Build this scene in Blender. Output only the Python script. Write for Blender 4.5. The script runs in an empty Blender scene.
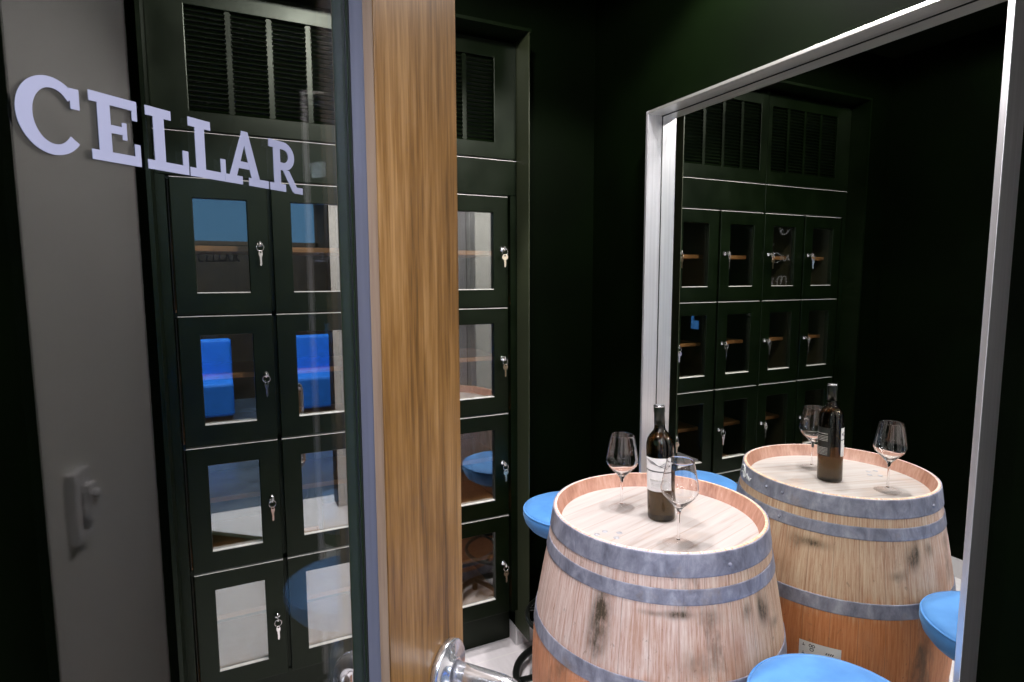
import bpy, bmesh, math, random
from mathutils import Vector, Matrix
PI = math.pi
random.seed(7)
scn = bpy.context.scene
COL = scn.collection

# ------------------------------------------------------------------ materials
def newmat(name):
    m = bpy.data.materials.new(name); m.use_nodes = True
    nt = m.node_tree; nt.nodes.clear()
    out = nt.nodes.new('ShaderNodeOutputMaterial')
    return m, nt, out

def N(nt, typ, **kw):
    n = nt.nodes.new(typ)
    for k, v in kw.items():
        if k in n.inputs.keys(): n.inputs[k].default_value = v
        else: setattr(n, k, v)
    return n

def principled(nt, out, **kw):
    b = nt.nodes.new('ShaderNodeBsdfPrincipled')
    for k, v in kw.items():
        b.inputs[k].default_value = v
    nt.links.new(b.outputs[0], out.inputs[0])
    return b

def c4(c): return (c[0], c[1], c[2], 1.0)

def ramp(nt, fac, stops):
    r = nt.nodes.new('ShaderNodeValToRGB')
    e = r.color_ramp.elements
    while len(e) < len(stops): e.new(0.5)
    for el, (p, c) in zip(e, stops):
        el.position = p; el.color = c4(c)
    nt.links.new(fac, r.inputs[0])
    return r.outputs[0]

def mixc(nt, fac, a, b, mode='MIX'):
    m = nt.nodes.new('ShaderNodeMix'); m.data_type = 'RGBA'; m.blend_type = mode
    for sock, v in ((m.inputs[0], fac), (m.inputs[6], a), (m.inputs[7], b)):
        if hasattr(v, 'is_output'): nt.links.new(v, sock)
        elif isinstance(v, (int, float)): sock.default_value = v
        else: sock.default_value = c4(v)
    return m.outputs[2]

def math_n(nt, op, a, b=0.0, c=0.0):
    m = nt.nodes.new('ShaderNodeMath'); m.operation = op
    for s, v in zip(m.inputs, (a, b, c)):
        if hasattr(v, 'is_output'): nt.links.new(v, s)
        else: s.default_value = v
    return m.outputs[0]

def objcoord(nt, scale=(1, 1, 1), loc=(0, 0, 0)):
    tc = nt.nodes.new('ShaderNodeTexCoord'); mp = nt.nodes.new('ShaderNodeMapping')
    nt.links.new(tc.outputs['Object'], mp.inputs[0])
    mp.inputs['Scale'].default_value = scale; mp.inputs['Location'].default_value = loc
    return mp.outputs[0]

def noise(nt, vec, scale, detail=4, rough=0.5, dist=0.0):
    n = nt.nodes.new('ShaderNodeTexNoise'); nt.links.new(vec, n.inputs['Vector'])
    n.inputs['Scale'].default_value = scale; n.inputs['Detail'].default_value = detail
    n.inputs['Roughness'].default_value = rough; n.inputs['Distortion'].default_value = dist
    return n.outputs['Fac']

def bump(nt, bsdf, h, strength=0.2, dist=0.002):
    b = nt.nodes.new('ShaderNodeBump'); b.inputs['Strength'].default_value = strength
    b.inputs['Distance'].default_value = dist
    nt.links.new(h, b.inputs['Height']); nt.links.new(b.outputs[0], bsdf.inputs['Normal'])

def m_plain(name, col, rough=0.5, metal=0.0, spec=0.5, var=0.15, vs=30.0, bmp=0.0):
    m, nt, out = newmat(name)
    b = principled(nt, out, **{'Roughness': rough, 'Metallic': metal, 'Specular IOR Level': spec})
    v = objcoord(nt); f = noise(nt, v, vs)
    a = tuple(x * (1 - var) for x in col); c = tuple(min(1, x * (1 + var)) for x in col)
    nt.links.new(ramp(nt, f, [(0.3, a), (0.7, c)]), b.inputs['Base Color'])
    if bmp: bump(nt, b, noise(nt, v, vs * 6, 3), bmp, 0.001)
    return m

def m_brushed(name, col, rough, axis=2, metal=1.0, fine=160):
    m, nt, out = newmat(name)
    b = principled(nt, out, **{'Metallic': metal, 'Roughness': rough})
    s = [fine] * 3; s[axis] = 2.5
    f = noise(nt, objcoord(nt, s), 1.0, 3)
    nt.links.new(ramp(nt, f, [(0.3, tuple(x * .88 for x in col)), (0.7, col)]), b.inputs['Base Color'])
    nt.links.new(math_n(nt, 'MULTIPLY_ADD', f, 0.12, rough - 0.06), b.inputs['Roughness'])
    return m

def m_pane(name, f0, tint=(1, 1, 1), gloss=(1, 1, 1), f90=1.0):
    # thin pane: clear transmission plus a Schlick reflection
    m, nt, out = newmat(name)
    lw = nt.nodes.new('ShaderNodeLayerWeight'); lw.inputs[0].default_value = 0.5
    p5 = math_n(nt, 'POWER', lw.outputs['Facing'], 5.0)
    fr = math_n(nt, 'MULTIPLY_ADD', p5, f90 - f0, f0)
    t = N(nt, 'ShaderNodeBsdfTransparent'); t.inputs[0].default_value = c4(tint)
    g = N(nt, 'ShaderNodeBsdfGlossy'); g.inputs['Roughness'].default_value = 0.0
    g.inputs[0].default_value = c4(gloss)
    mx = nt.nodes.new('ShaderNodeMixShader')
    nt.links.new(fr, mx.inputs[0]); nt.links.new(t.outputs[0], mx.inputs[1]); nt.links.new(g.outputs[0], mx.inputs[2])
    nt.links.new(mx.outputs[0], out.inputs[0])
    return m

def m_glass(name, col=(1, 1, 1), ior=1.5, rough=0.0):
    m, nt, out = newmat(name)
    principled(nt, out, **{'Base Color': c4(col), 'Roughness': rough, 'IOR': ior, 'Transmission Weight': 1.0})
    return m

def m_emit(name, col, strength):
    m, nt, out = newmat(name)
    e = N(nt, 'ShaderNodeEmission'); e.inputs[0].default_value = c4(col); e.inputs[1].default_value = strength
    nt.links.new(e.outputs[0], out.inputs[0])
    return m

def m_grain(name, dark, mid, light, axis=2, rough=0.4, scale=26.0, coat=0.0, spec=0.5):
    m, nt, out = newmat(name)
    b = principled(nt, out, **{'Roughness': rough, 'Coat Weight': coat, 'Specular IOR Level': spec})
    s = [1.0, 1.0, 1.0]; s[axis] = 0.045
    v = objcoord(nt, s)
    f1 = noise(nt, v, scale, 6, 0.62, 0.25); f2 = noise(nt, v, scale * 5.5, 4, 0.6)
    f = math_n(nt, 'ADD', math_n(nt, 'MULTIPLY', f1, 0.60), math_n(nt, 'MULTIPLY', f2, 0.40))
    nt.links.new(ramp(nt, f, [(0.34, dark), (0.5, mid), (0.66, light)]), b.inputs['Base Color'])
    bump(nt, b, f2, 0.08, 0.0008)
    return m

# black lacquer of the lockers: slightly grainy semi-gloss
def m_lacquer():
    m, nt, out = newmat('black_lacquer')
    b = principled(nt, out, **{'Roughness': 0.36, 'Specular IOR Level': 0.26, 'Specular Tint': (.90, 1.0, .84, 1)})
    v = objcoord(nt); f = noise(nt, v, 9.0, 5); g = noise(nt, v, 420.0, 2)
    nt.links.new(ramp(nt, f, [(0.3, (.0006, .0022, .0002)), (0.7, (.0013, .0038, .0004))]), b.inputs['Base Color'])
    nt.links.new(math_n(nt, 'MULTIPLY_ADD', f, 0.20, 0.25), b.inputs['Roughness'])
    bump(nt, b, g, 0.25, 0.0006)
    return m

def m_stave():
    m, nt, out = newmat('barrel_oak')
    b = principled(nt, out, **{'Roughness': 0.62, 'Specular IOR Level': 0.3})
    tc = nt.nodes.new('ShaderNodeTexCoord'); sp = nt.nodes.new('ShaderNodeSeparateXYZ')
    nt.links.new(tc.outputs['Object'], sp.inputs[0])
    ang = math_n(nt, 'ARCTAN2', sp.outputs[1], sp.outputs[0])
    # stave number
    st = math_n(nt, 'MULTIPLY', ang, 30 / (2 * PI))
    fl = math_n(nt, 'FLOOR', st); fr = math_n(nt, 'FRACT', st)
    wn = nt.nodes.new('ShaderNodeTexWhiteNoise'); wn.noise_dimensions = '1D'
    nt.links.new(fl, wn.inputs['W'])
    cb = nt.nodes.new('ShaderNodeCombineXYZ')
    nt.links.new(math_n(nt, 'MULTIPLY', ang, 14.0), cb.inputs[0]); nt.links.new(math_n(nt, 'MULTIPLY', sp.outputs[2], 1.7), cb.inputs[1])
    nt.links.new(math_n(nt, 'MULTIPLY', wn.outputs[0], 9.0), cb.inputs[2])
    g = noise(nt, cb.outputs[0], 4.6, 9, 0.74, 0.35)
    upper = ramp(nt, g, [(0.32, (.40, .185, .125)), (0.47, (.62, .43, .375)), (0.62, (.77, .64, .60))])
    lower = ramp(nt, g, [(0.30, (.42, .145, .06)), (0.5, (.64, .26, .13)), (0.68, (.74, .37, .22))])
    # bilge is fresher, orange wood; bleached above the quarter hoop
    zz = math_n(nt, 'MULTIPLY_ADD', noise(nt, cb.outputs[0], 2.0, 3), 0.10, math_n(nt, 'ADD', sp.outputs[2], -0.05))
    zr = nt.nodes.new('ShaderNodeMapRange'); nt.links.new(zz, zr.inputs[0])
    zr.inputs[1].default_value = 0.60; zr.inputs[2].default_value = 0.67
    col = mixc(nt, zr.outputs[0], lower, upper)
    side = math_n(nt, 'COSINE', math_n(nt, 'ADD', ang, 0.35))  # mirror side tinted golden: warm light put into the stave colour
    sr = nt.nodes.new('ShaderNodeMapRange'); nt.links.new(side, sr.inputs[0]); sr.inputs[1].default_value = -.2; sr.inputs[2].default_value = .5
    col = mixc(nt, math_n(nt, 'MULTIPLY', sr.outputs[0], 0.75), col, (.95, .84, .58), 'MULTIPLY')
    # orange blotches and dark wine stains
    o2 = noise(nt, objcoord(nt, (1, 1, .45), (3, 1, 0)), 7.5, 5, 0.6)
    col = mixc(nt, math_n(nt, 'MULTIPLY', ramp(nt, o2, [(0.52, (0, 0, 0)), (0.70, (1, 1, 1))]), 0.55), col, (.42, .20, .11))
    s2 = noise(nt, objcoord(nt, (1, 1, .38), (7.3, 2.2, .4)), 6.0, 7, 0.66)
    col = mixc(nt, math_n(nt, 'MULTIPLY', ramp(nt, s2, [(0.60, (0, 0, 0)), (0.72, (1, 1, 1))]), 0.75), col, (.075, .06, .04))
    gn = math_n(nt, 'ADD', math_n(nt, 'MULTIPLY', g, 0.5), math_n(nt, 'MULTIPLY', noise(nt, objcoord(nt, (1, 1, .5), (1, 2, 3)), 48, 6, .75), 0.5))
    # marked stains: (angle, height, angular half-width, half-height, strength)
    for sa, sz, wa, wz, k in ((-153.5, .785, 4.2, .062, .95), (-155, .715, 4.5, .05, .6), (-119.8, .812, 6, .010, .75), (-131, .811, 5, .006, .5), (-106, .80, 5, .022, .5), (-77.8, .795, 2.0, .030, .85),
                            (-87, .798, 3.5, .022, .45), (-25, .80, 8, .012, .7), (-17, .795, 3, .02, .5), (-74.5, .78, 3.2, .03, .85), (-66, .735, 4, .012, .4), (-112, .70, 8, .03, .35), (-172, .60, 4, .05, .5)):
        da = math_n(nt, 'MULTIPLY', math_n(nt, 'ADD', ang, -R(sa)), 1/R(wa)); dz = math_n(nt, 'MULTIPLY', math_n(nt, 'ADD', sp.outputs[2], -sz), 1/wz)
        d2 = math_n(nt, 'ADD', math_n(nt, 'MULTIPLY', da, da), math_n(nt, 'MULTIPLY', dz, dz))
        ga = math_n(nt, 'POWER', 2.718, math_n(nt, 'MULTIPLY', d2, -1.0))
        mk = math_n(nt, 'MULTIPLY', ga, math_n(nt, 'MULTIPLY_ADD', gn, 6.5, -2.2))
        mk = nt.nodes.new('ShaderNodeClamp') if False else mk
        cl = nt.nodes.new('ShaderNodeClamp'); nt.links.new(math_n(nt, 'MULTIPLY', mk, k), cl.inputs[0])
        col = mixc(nt, cl.outputs[0], col, (.072, .052, .033))
    fleck = noise(nt, objcoord(nt, (1, 1, .6)), 70, 3, 0.7)
    col = mixc(nt, math_n(nt, 'MULTIPLY', ramp(nt, fleck, [(0.64, (0, 0, 0)), (0.74, (1, 1, 1))]), 0.5), col, (.14, .09, .06))
    seam = math_n(nt, 'LESS_THAN', math_n(nt, 'ABSOLUTE', math_n(nt, 'ADD', fr, -0.5)), 0.485)
    col = mixc(nt, math_n(nt, 'MULTIPLY_ADD', seam, 0.35, 0.65), (.17, .10, .07), col)
    nt.links.new(col, b.inputs['Base Color'])
    h = math_n(nt, 'ADD', math_n(nt, 'MULTIPLY', g, 0.5), math_n(nt, 'MULTIPLY', seam, 0.5))
    bump(nt, b, h, 0.25, 0.002)
    return m

def m_head():
    m, nt, out = newmat('barrel_head_oak')
    b = principled(nt, out, **{'Roughness': 0.55, 'Specular IOR Level': 0.35})
    tc = nt.nodes.new('ShaderNodeTexCoord'); mp = nt.nodes.new('ShaderNodeMapping')
    nt.links.new(tc.outputs['Object'], mp.inputs[0]); mp.inputs['Rotation'].default_value = (0, 0, R(-16))
    sp = nt.nodes.new('ShaderNodeSeparateXYZ'); nt.links.new(mp.outputs[0], sp.inputs[0])
    st = math_n(nt, 'MULTIPLY', sp.outputs[1], 10.5); fl = math_n(nt, 'FLOOR', st); fr = math_n(nt, 'FRACT', st)
    wn = nt.nodes.new('ShaderNodeTexWhiteNoise'); wn.noise_dimensions = '1D'; nt.links.new(fl, wn.inputs['W'])
    cb = nt.nodes.new('ShaderNodeCombineXYZ')
    nt.links.new(math_n(nt, 'MULTIPLY', sp.outputs[0], 1.6), cb.inputs[0]); nt.links.new(math_n(nt, 'MULTIPLY', sp.outputs[1], 30.0), cb.inputs[1])
    nt.links.new(math_n(nt, 'MULTIPLY', wn.outputs[0], 8.0), cb.inputs[2])
    g = noise(nt, cb.outputs[0], 1.8, 7, 0.62, 0.4)
    col = ramp(nt, g, [(0.28, (.27, .215, .195)), (0.42, (.355, .315, .298)), (0.62, (.39, .358, .346))])
    bl = noise(nt, objcoord(nt, (1, 1, 1), (2, 5, 0)), 9, 4)
    col = mixc(nt, math_n(nt, 'MULTIPLY', ramp(nt, bl, [(0.55, (0, 0, 0)), (0.75, (1, 1, 1))]), 0.4), col, (.52, .33, .23))
    seam = math_n(nt, 'LESS_THAN', math_n(nt, 'ABSOLUTE', math_n(nt, 'ADD', fr, -0.5)), 0.487)
    col = mixc(nt, math_n(nt, 'MULTIPLY_ADD', seam, 0.4, 0.6), (.25, .16, .12), col)
    nt.links.new(col, b.inputs['Base Color'])
    bump(nt, b, seam, 0.2, 0.001)
    return m

def m_hoop():
    m, nt, out = newmat('galvanised_hoop')
    b = principled(nt, out, **{'Metallic': 0.35, 'Roughness': 0.48})
    v = objcoord(nt, (1, 1, .55))
    f = noise(nt, v, 26, 7, 0.68, .4); r = noise(nt, objcoord(nt, (1, 1, .7), (4, 4, 0)), 9, 5, 0.65)
    col = ramp(nt, f, [(0.28, (.14, .145, .195)), (0.5, (.29, .295, .38)), (0.72, (.50, .50, .60))])
    col = mixc(nt, math_n(nt, 'MULTIPLY', ramp(nt, r, [(0.56, (0, 0, 0)), (0.72, (1, 1, 1))]), 0.55), col, (.30, .21, .13))
    nt.links.new(col, b.inputs['Base Color'])
    nt.links.new(math_n(nt, 'MULTIPLY_ADD', f, 0.3, 0.35), b.inputs['Roughness'])
    bump(nt, b, f, 0.15, 0.001)
    return m

def m_velvet():
    m, nt, out = newmat('blue_velvet')
    b = principled(nt, out, **{'Roughness': 0.6, 'Sheen Weight': 0.35, 'Sheen Roughness': 0.4, 'Specular IOR Level': 0.35})
    b.inputs['Sheen Tint'].default_value = (.55, .75, 1, 1)
    v = objcoord(nt); f = noise(nt, v, 14, 5, 0.6); g = noise(nt, v, 500, 2)
    nt.links.new(ramp(nt, f, [(0.3, (.055, .20, .50)), (0.7, (.085, .27, .62))]), b.inputs['Base Color'])
    bump(nt, b, g, 0.2, 0.0006)
    return m

def m_tile():
    m, nt, out = newmat('floor_tile')
    b = principled(nt, out, **{'Roughness': 0.38, 'Specular IOR Level': 0.4})
    tc = nt.nodes.new('ShaderNodeTexCoord'); sp = nt.nodes.new('ShaderNodeSeparateXYZ'); nt.links.new(tc.outputs['Object'], sp.inputs[0])
    def line(o, off, pitch):
        f = math_n(nt, 'FRACT', math_n(nt, 'MULTIPLY', math_n(nt, 'ADD', o, -off + 60 * pitch), 1 / pitch))
        return math_n(nt, 'GREATER_THAN', math_n(nt, 'ABSOLUTE', math_n(nt, 'ADD', f, -0.5)), 0.5 - 0.004 / pitch * 0.9)
    gx = line(sp.outputs[0], .844, .60); gy = line(sp.outputs[1], 2.128, .60)
    gr = math_n(nt, 'MAXIMUM', gx, gy)
    n1 = noise(nt, objcoord(nt, (9, 1.2, 1)), 3, 6, 0.6)
    col = ramp(nt, n1, [(0.3, (.70, .66, .67)), (0.7, (.82, .78, .80))])
    col = mixc(nt, gr, col, (.82, .79, .78))
    nt.links.new(col, b.inputs['Base Color'])
    return m

def R(d): return math.radians(d)

M = {}
M['paint'] = m_plain('dark_green_black_paint', (.0006, .0019, .0002), 0.62, spec=.03, var=.25, vs=4, bmp=.08)
M['ceilpaint'] = m_plain('ceiling_black_paint', (.004, .0065, .002), 0.6, spec=.1, var=.2, vs=4)
M['lacquer'] = m_lacquer()
M['white_wall'] = m_plain('white_wall_paint', (.74, .73, .70), 0.7, var=.03, vs=3)
M['white_plastic'] = m_plain('white_plastic', (.80, .79, .80), 0.35, var=.02)
M['skirting'] = m_plain('pale_skirting_tile', (.62, .60, .61), 0.3, var=.05, vs=8)
M['steel'] = m_brushed('brushed_steel', (.86, .85, .88), 0.36, metal=.88)
M['steel_h'] = m_brushed('brushed_steel_lying', (.80, .78, .74), 0.36, axis=1, metal=.9)
M['stile_steel'] = m_brushed('door_edge_steel', (.25, .25, .33), 0.42, metal=.5)
M['chrome'] = m_plain('polished_chrome', (.82, .83, .86), 0.08, 1.0, var=.02)
M['satin'] = m_plain('satin_steel', (.82, .82, .86), 0.2, 0.9, var=.02, vs=5)
M['brass'] = m_plain('key_brass', (.95, .72, .50), 0.3, 1.0, var=.12, vs=90)
M['nickel'] = m_plain('key_nickel', (.86, .82, .80), 0.26, 1.0, var=.06, vs=90)
M['mirror'] = None
m, nt, out = newmat('mirror_silver'); principled(nt, out, **{'Base Color': (.86, .88, .85, 1), 'Metallic': 1.0, 'Roughness': 0.0}); M['mirror'] = m
M['gasket'] = m_plain('black_gasket', (.008, .011, .007), 0.5, var=.1)
M['door_channel'] = m_plain('dark_green_channel', (.024, .040, .016), 0.6, spec=.08, var=.15, vs=60)  # green of glass and shade put into the channel colour
M['door_glass'] = m_pane('door_glass', 0.042, (.985, .99, .985))
M['locker_glass'] = m_pane('locker_glass', 0.21, (.90, .92, .88))
M['walnut'] = m_grain('walnut_veneer', (.062, .027, .006), (.205, .098, .026), (.35, .195, .075), 2, 0.33, 34, spec=.4)
M['edge_wood'] = m_grain('walnut_edge', (.22, .14, .09), (.30, .20, .14), (.36, .25, .18), 2, 0.4, 30)
M['oak'] = m_grain('oak_shelf', (.34, .13, .045), (.41, .175, .066), (.48, .23, .10), 0, 0.5, 20)
M['lining'] = m_grain('dark_locker_lining', (.03, .028, .016), (.045, .04, .022), (.06, .052, .03), 2, 0.5, 20)
M['stave'] = m_stave(); M['head'] = m_head(); M['hoop'] = m_hoop(); M['velvet'] = m_velvet(); M['tile'] = m_tile()
M['rim_wood'] = m_grain('chime_inner_oak', (.18, .070, .040), (.28, .135, .092), (.38, .22, .168), 2, 0.55, 18)
M['black_metal'] = m_plain('black_tube_metal', (.012, .014, .012), 0.28, 0.3, var=.1)
M['vinyl'] = m_plain('frosted_vinyl', (.27, .275, .385), 0.6, var=.03, vs=12)
M['wineglass'] = m_glass('wine_glass_crystal', (1, 1, 1), 1.45)
M['foot_glass'] = m_pane('wine_glass_foot', .012, (.995, .99, .99), f90=.35)
M['bottle'] = m_glass('dark_bottle_glass', (.055, .033, .010), 1.5)
M['wine'] = m_plain('wine_dark', (.012, .004, .004), 0.2, var=.1)
M['capsule'] = m_plain('bottle_capsule', (.006, .010, .005), 0.3, 0.0, var=.1)
M['foil'] = m_plain('capsule_top_foil', (.60, .60, .62), 0.25, 1.0, var=.05)
M['paper'] = m_plain('label_paper', (.80, .79, .80), 0.6, var=.03)
M['ink'] = m_plain('label_ink', (.10, .10, .11), 0.6, var=.1)
M['dark_label'] = m_plain('dark_back_label', (.012, .014, .012), 0.5, var=.1)
M['pale_ink'] = m_plain('pale_print', (.45, .44, .42), 0.6, var=.1)
M['chalk'] = m_plain('white_chalk', (.80, .80, .82), 0.8, var=.1, vs=200)
M['greydot'] = m_plain('grey_stamp', (.33, .33, .36), 0.6, var=.2, vs=60)
M['blue_tag'] = m_plain('blue_sticker', (.05, .22, .60), 0.4, var=.1)
M['window'] = m_emit('dusk_window_glow', (.24, .56, 1.0), .75)
M['blue_cloth'] = m_plain('vivid_blue_upholstery', (.02, .22, .85), 0.6, var=.15, vs=20)
M['dark_wood'] = m_grain('dark_wood', (.05, .028, .014), (.08, .045, .022), (.11, .065, .03), 2, .5)
M['out_wall'] = m_plain('shop_wall_paint', (.05, .05, .052), 0.7, var=.06, vs=3)
M['slat_wood'] = m_plain('dark_slat_wood', (.035, .022, .012), 0.5, var=.5, vs=6)
M['shop_floor'] = m_plain('shop_floor', (.09, .12, .17), 0.22, var=.25, vs=5)
M['lit_reveal'] = m_plain('niche_reveal_lit_tone', (.026, .032, .015), 0.45, var=.1, vs=8)  # casing colour lightened to stand for lamp light on it
M['highlight_edge'] = m_plain('pale_highlight_edge', (.52, .50, .47), 0.4, var=.15, vs=60)  # pale colour painting the highlight on top-facing edges
M['rubber'] = m_plain('black_rubber', (.01, .01, .01), 0.7, var=.1)
M['orange_box'] = m_grain('orange_wood_box', (.42, .14, .03), (.52, .19, .045), (.6, .25, .07), 0, .5)

# ------------------------------------------------------------------ mesh helpers
def box(bm, lo, hi, mi=0):
    x0, y0, z0 = lo; x1, y1, z1 = hi
    v = [bm.verts.new(p) for p in ((x0,y0,z0),(x1,y0,z0),(x1,y1,z0),(x0,y1,z0),(x0,y0,z1),(x1,y0,z1),(x1,y1,z1),(x0,y1,z1))]
    for f in ((0,3,2,1),(4,5,6,7),(0,1,5,4),(1,2,6,5),(2,3,7,6),(3,0,4,7)):
        fc = bm.faces.new([v[i] for i in f]); fc.material_index = mi
    return v

def xf(verts, mat):
    for v in verts: v.co = mat @ v.co

def prism(bm, pts, y0, y1, mi=0, conv=None):
    """2-D outline (a,b) extruded in depth; conv maps (a, d, b) to xyz."""
    conv = conv or (lambda a, d, b: (a, d, b))
    n = len(pts)
    A = [bm.verts.new(conv(a, y0, b)) for a, b in pts]; B = [bm.verts.new(conv(a, y1, b)) for a, b in pts]
    fs = [bm.faces.new(A), bm.faces.new(B[::-1])]
    for i in range(n):
        fs.append(bm.faces.new((A[i], B[i], B[(i+1) % n], A[(i+1) % n])))
    for f in fs: f.material_index = mi

def lathe(bm, prof, seg=48, center=(0, 0, 0), mi=0, close=True):
    cx, cy, cz = center; rings = []
    for r, z in prof:
        if r < 1e-6: rings.append([bm.verts.new((cx, cy, cz + z))])
        else: rings.append([bm.verts.new((cx + r*math.cos(2*PI*i/seg), cy + r*math.sin(2*PI*i/seg), cz + z)) for i in range(seg)])
    pairs = list(zip(rings[:-1], rings[1:]))
    for a, b in pairs:
        for i in range(seg):
            j = (i + 1) % seg
            if len(a) == 1 and len(b) == 1: continue
            if len(a) == 1: f = bm.faces.new((a[0], b[j], b[i]))
            elif len(b) == 1: f = bm.faces.new((a[i], a[j], b[0]))
            else: f = bm.faces.new((a[i], a[j], b[j], b[i]))
            f.material_index = mi; f.smooth = True
    return rings

def tube(bm, path, r, seg=10, mi=0, closed=False, caps=True):
    pts = [Vector(p) for p in path]; n = len(pts); rings = []
    up = None
    for i in range(n):
        if closed: t = pts[(i+1) % n] - pts[i-1]
        else: t = pts[min(i+1, n-1)] - pts[max(i-1, 0)]
        t.normalize()
        if up is None:
            up = Vector((0, 0, 1)) if abs(t.z) < .9 else Vector((1, 0, 0))
        a = t.cross(up); 
        if a.length < 1e-5: a = t.cross(Vector((1, .3, 0)))
        a.normalize(); b = a.cross(t).normalized(); up = b
        rr = r[i] if isinstance(r, (list, tuple)) else r
        rings.append([bm.verts.new(pts[i] + a*rr*math.cos(2*PI*k/seg) + b*rr*math.sin(2*PI*k/seg)) for k in range(seg)])
    prs = list(zip(rings[:-1], rings[1:]))
    if closed: prs.append((rings[-1], rings[0]))
    for A, B in prs:
        for k in range(seg):
            j = (k+1) % seg
            f = bm.faces.new((A[k], A[j], B[j], B[k])); f.smooth = True; f.material_index = mi
    if caps and not closed:
        for rg in (rings[0][::-1], rings[-1]):
            f = bm.faces.new(rg); f.material_index = mi

def frame_mesh(bm, o, i, y0, y1):
    '''rectangular frame in the XZ plane: o, i = (x0, z0, x1, z1) outer and inner rectangle'''
    def ring(q, y): return [bm.verts.new(p) for p in ((q[0], y, q[1]), (q[2], y, q[1]), (q[2], y, q[3]), (q[0], y, q[3]))]
    of, inf, ob, ib = ring(o, y0), ring(i, y0), ring(o, y1), ring(i, y1)
    for k in range(4):
        j = (k+1) % 4
        for a, b in ((of, inf), (ib, ob), (ob, of), (inf, ib)): bm.faces.new((a[k], a[j], b[j], b[k]))

def circle(c, r, n=40, a0=0, a1=2*PI, axis='z', close=True):
    o = []
    for i in range(n if close else n + 1):
        t = a0 + (a1 - a0) * i / n
        u, v = r*math.cos(t), r*math.sin(t)
        o.append({'z': (c[0]+u, c[1]+v, c[2]), 'y': (c[0]+u, c[1], c[2]+v), 'x': (c[0], c[1]+u, c[2]+v)}[axis])
    return o

def obj(name, bm, mats, parent=None, bevel=0.0, origin=None, smooth=None):
    """Link bm as ONE mesh object. Coordinates in bm are world; children get them relative to their parent."""
    bmesh.ops.recalc_face_normals(bm, faces=bm.faces)
    org = Vector(origin) if origin is not None else (wloc(parent) if parent else Vector((0, 0, 0)))
    if org.length: 
        for v in bm.verts: v.co -= org
    me = bpy.data.meshes.new(name); bm.to_mesh(me); bm.free()
    for mm in (mats if isinstance(mats, (list, tuple)) else [mats]): me.materials.append(mm)
    o = bpy.data.objects.new(name, me); COL.objects.link(o)
    if parent:
        o.parent = parent; o.location = org - wloc(parent)
    else: o.location = org
    if bevel:
        b = o.modifiers.new('bevel', 'BEVEL'); b.width = bevel; b.segments = 2; b.limit_method = 'ANGLE'; b.angle_limit = R(40)
    if smooth:
        for p in me.polygons: p.use_smooth = True
    return o

def wloc(o):
    v = Vector((0, 0, 0))
    while o is not None: v = v + o.location; o = o.parent
    return v

def tag(o, label=None, cat=None, group=None, kind=None):
    if label: o['label'] = label
    if cat: o['category'] = cat
    if group: o['group'] = group
    if kind: o['kind'] = kind
    return o

def thing(name, label, cat, loc, group=None, kind=None):
    o = bpy.data.objects.new(name, None); COL.objects.link(o); o.location = loc; o.empty_display_size = .05
    return tag(o, label, cat, group, kind)

def nb(): return bmesh.new()

# ------------------------------------------------------------------ room shell
MX = 1.4428          # mirror surface
D = 2.1483           # locker fronts
WB = 2.175           # back wall face
CF = 2.045           # front edge of the casing around the lockers
XL = -0.55           # left wall face
ZC = 2.80
YP0, YP1 = 0.08, 0.20   # front partition

bm = nb(); box(bm, (-3.1, -4.3, -.1), (3.2, -.05, 0)); tag(obj('floor_shop', bm, M['shop_floor']), 'dark floor of the shop outside the cellar', 'floor', kind='structure')
bm = nb(); box(bm, (-3.1, -.05, -.1), (3.2, 2.75, 0)); tag(obj('floor', bm, M['tile']), 'pale grey tiled floor with light grout lines', 'floor', kind='structure')
bm = nb(); box(bm, (-3.1, -4.3, ZC), (3.2, 2.75, ZC+.1)); tag(obj('ceiling', bm, M['ceilpaint']), 'black painted ceiling', 'ceiling', kind='structure')
bm = nb(); box(bm, (1.068, WB, 0), (MX+.002, 2.65, ZC)); box(bm, (XL, WB, 0), (-.180, 2.65, ZC)); box(bm, (-.180, WB, 2.497), (1.068, 2.65, ZC)); box(bm, (-.18, 2.60, 0), (1.068, 2.65, 2.497))
tag(obj('wall_back', bm, M['paint']), 'black back wall framing the locker niche', 'wall', kind='structure')
bm = nb(); box(bm, (MX+.002, YP0, 0), (MX+.14, 2.65, ZC)); tag(obj('wall_right', bm, M['paint']), 'black wall carrying the steel-framed mirror', 'wall', kind='structure')
bm = nb(); box(bm, (XL-.12, YP0, 0), (XL, 2.65, ZC)); tag(obj('wall_left', bm, M['paint']), 'black left wall seen through the glass door and in the mirror', 'wall', kind='structure')
# front partition: white pier beside the doorway, black beyond it, black lintel and left jamb
bm = nb(); box(bm, (.648, YP0, 0), (1.29, YP1, ZC)); tag(obj('wall_front', bm, M['white_wall']), 'white wall pier beside the doorway, mirrored in the glass door', 'wall', kind='structure')
bm = nb(); box(bm, (1.29, YP0, 0), (MX+.002, YP1-.004, ZC)); box(bm, (XL, YP0, 0), (-.47, YP1, ZC)); box(bm, (-.47, YP0, 2.36), (.640, YP1-.01, ZC)); box(bm, (.640, YP0-.02, 0), (.6479, YP1-.0005, ZC)); box(bm, (.6479, YP0-.02, 0), (1.5, YP0-.0001, ZC))
tag(obj('trim_1', bm, M['paint']), 'black door surround of the cellar entrance', 'door frame', kind='structure')
bm = nb(); box(bm, (1.0645, CF, .089), (1.0675, WB-.0005, 2.497)); tag(obj('trim_2', bm, M['lit_reveal']), 'black casing strip, lit tone painted in, along the right side of the lockers', 'trim', kind='structure')
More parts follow.
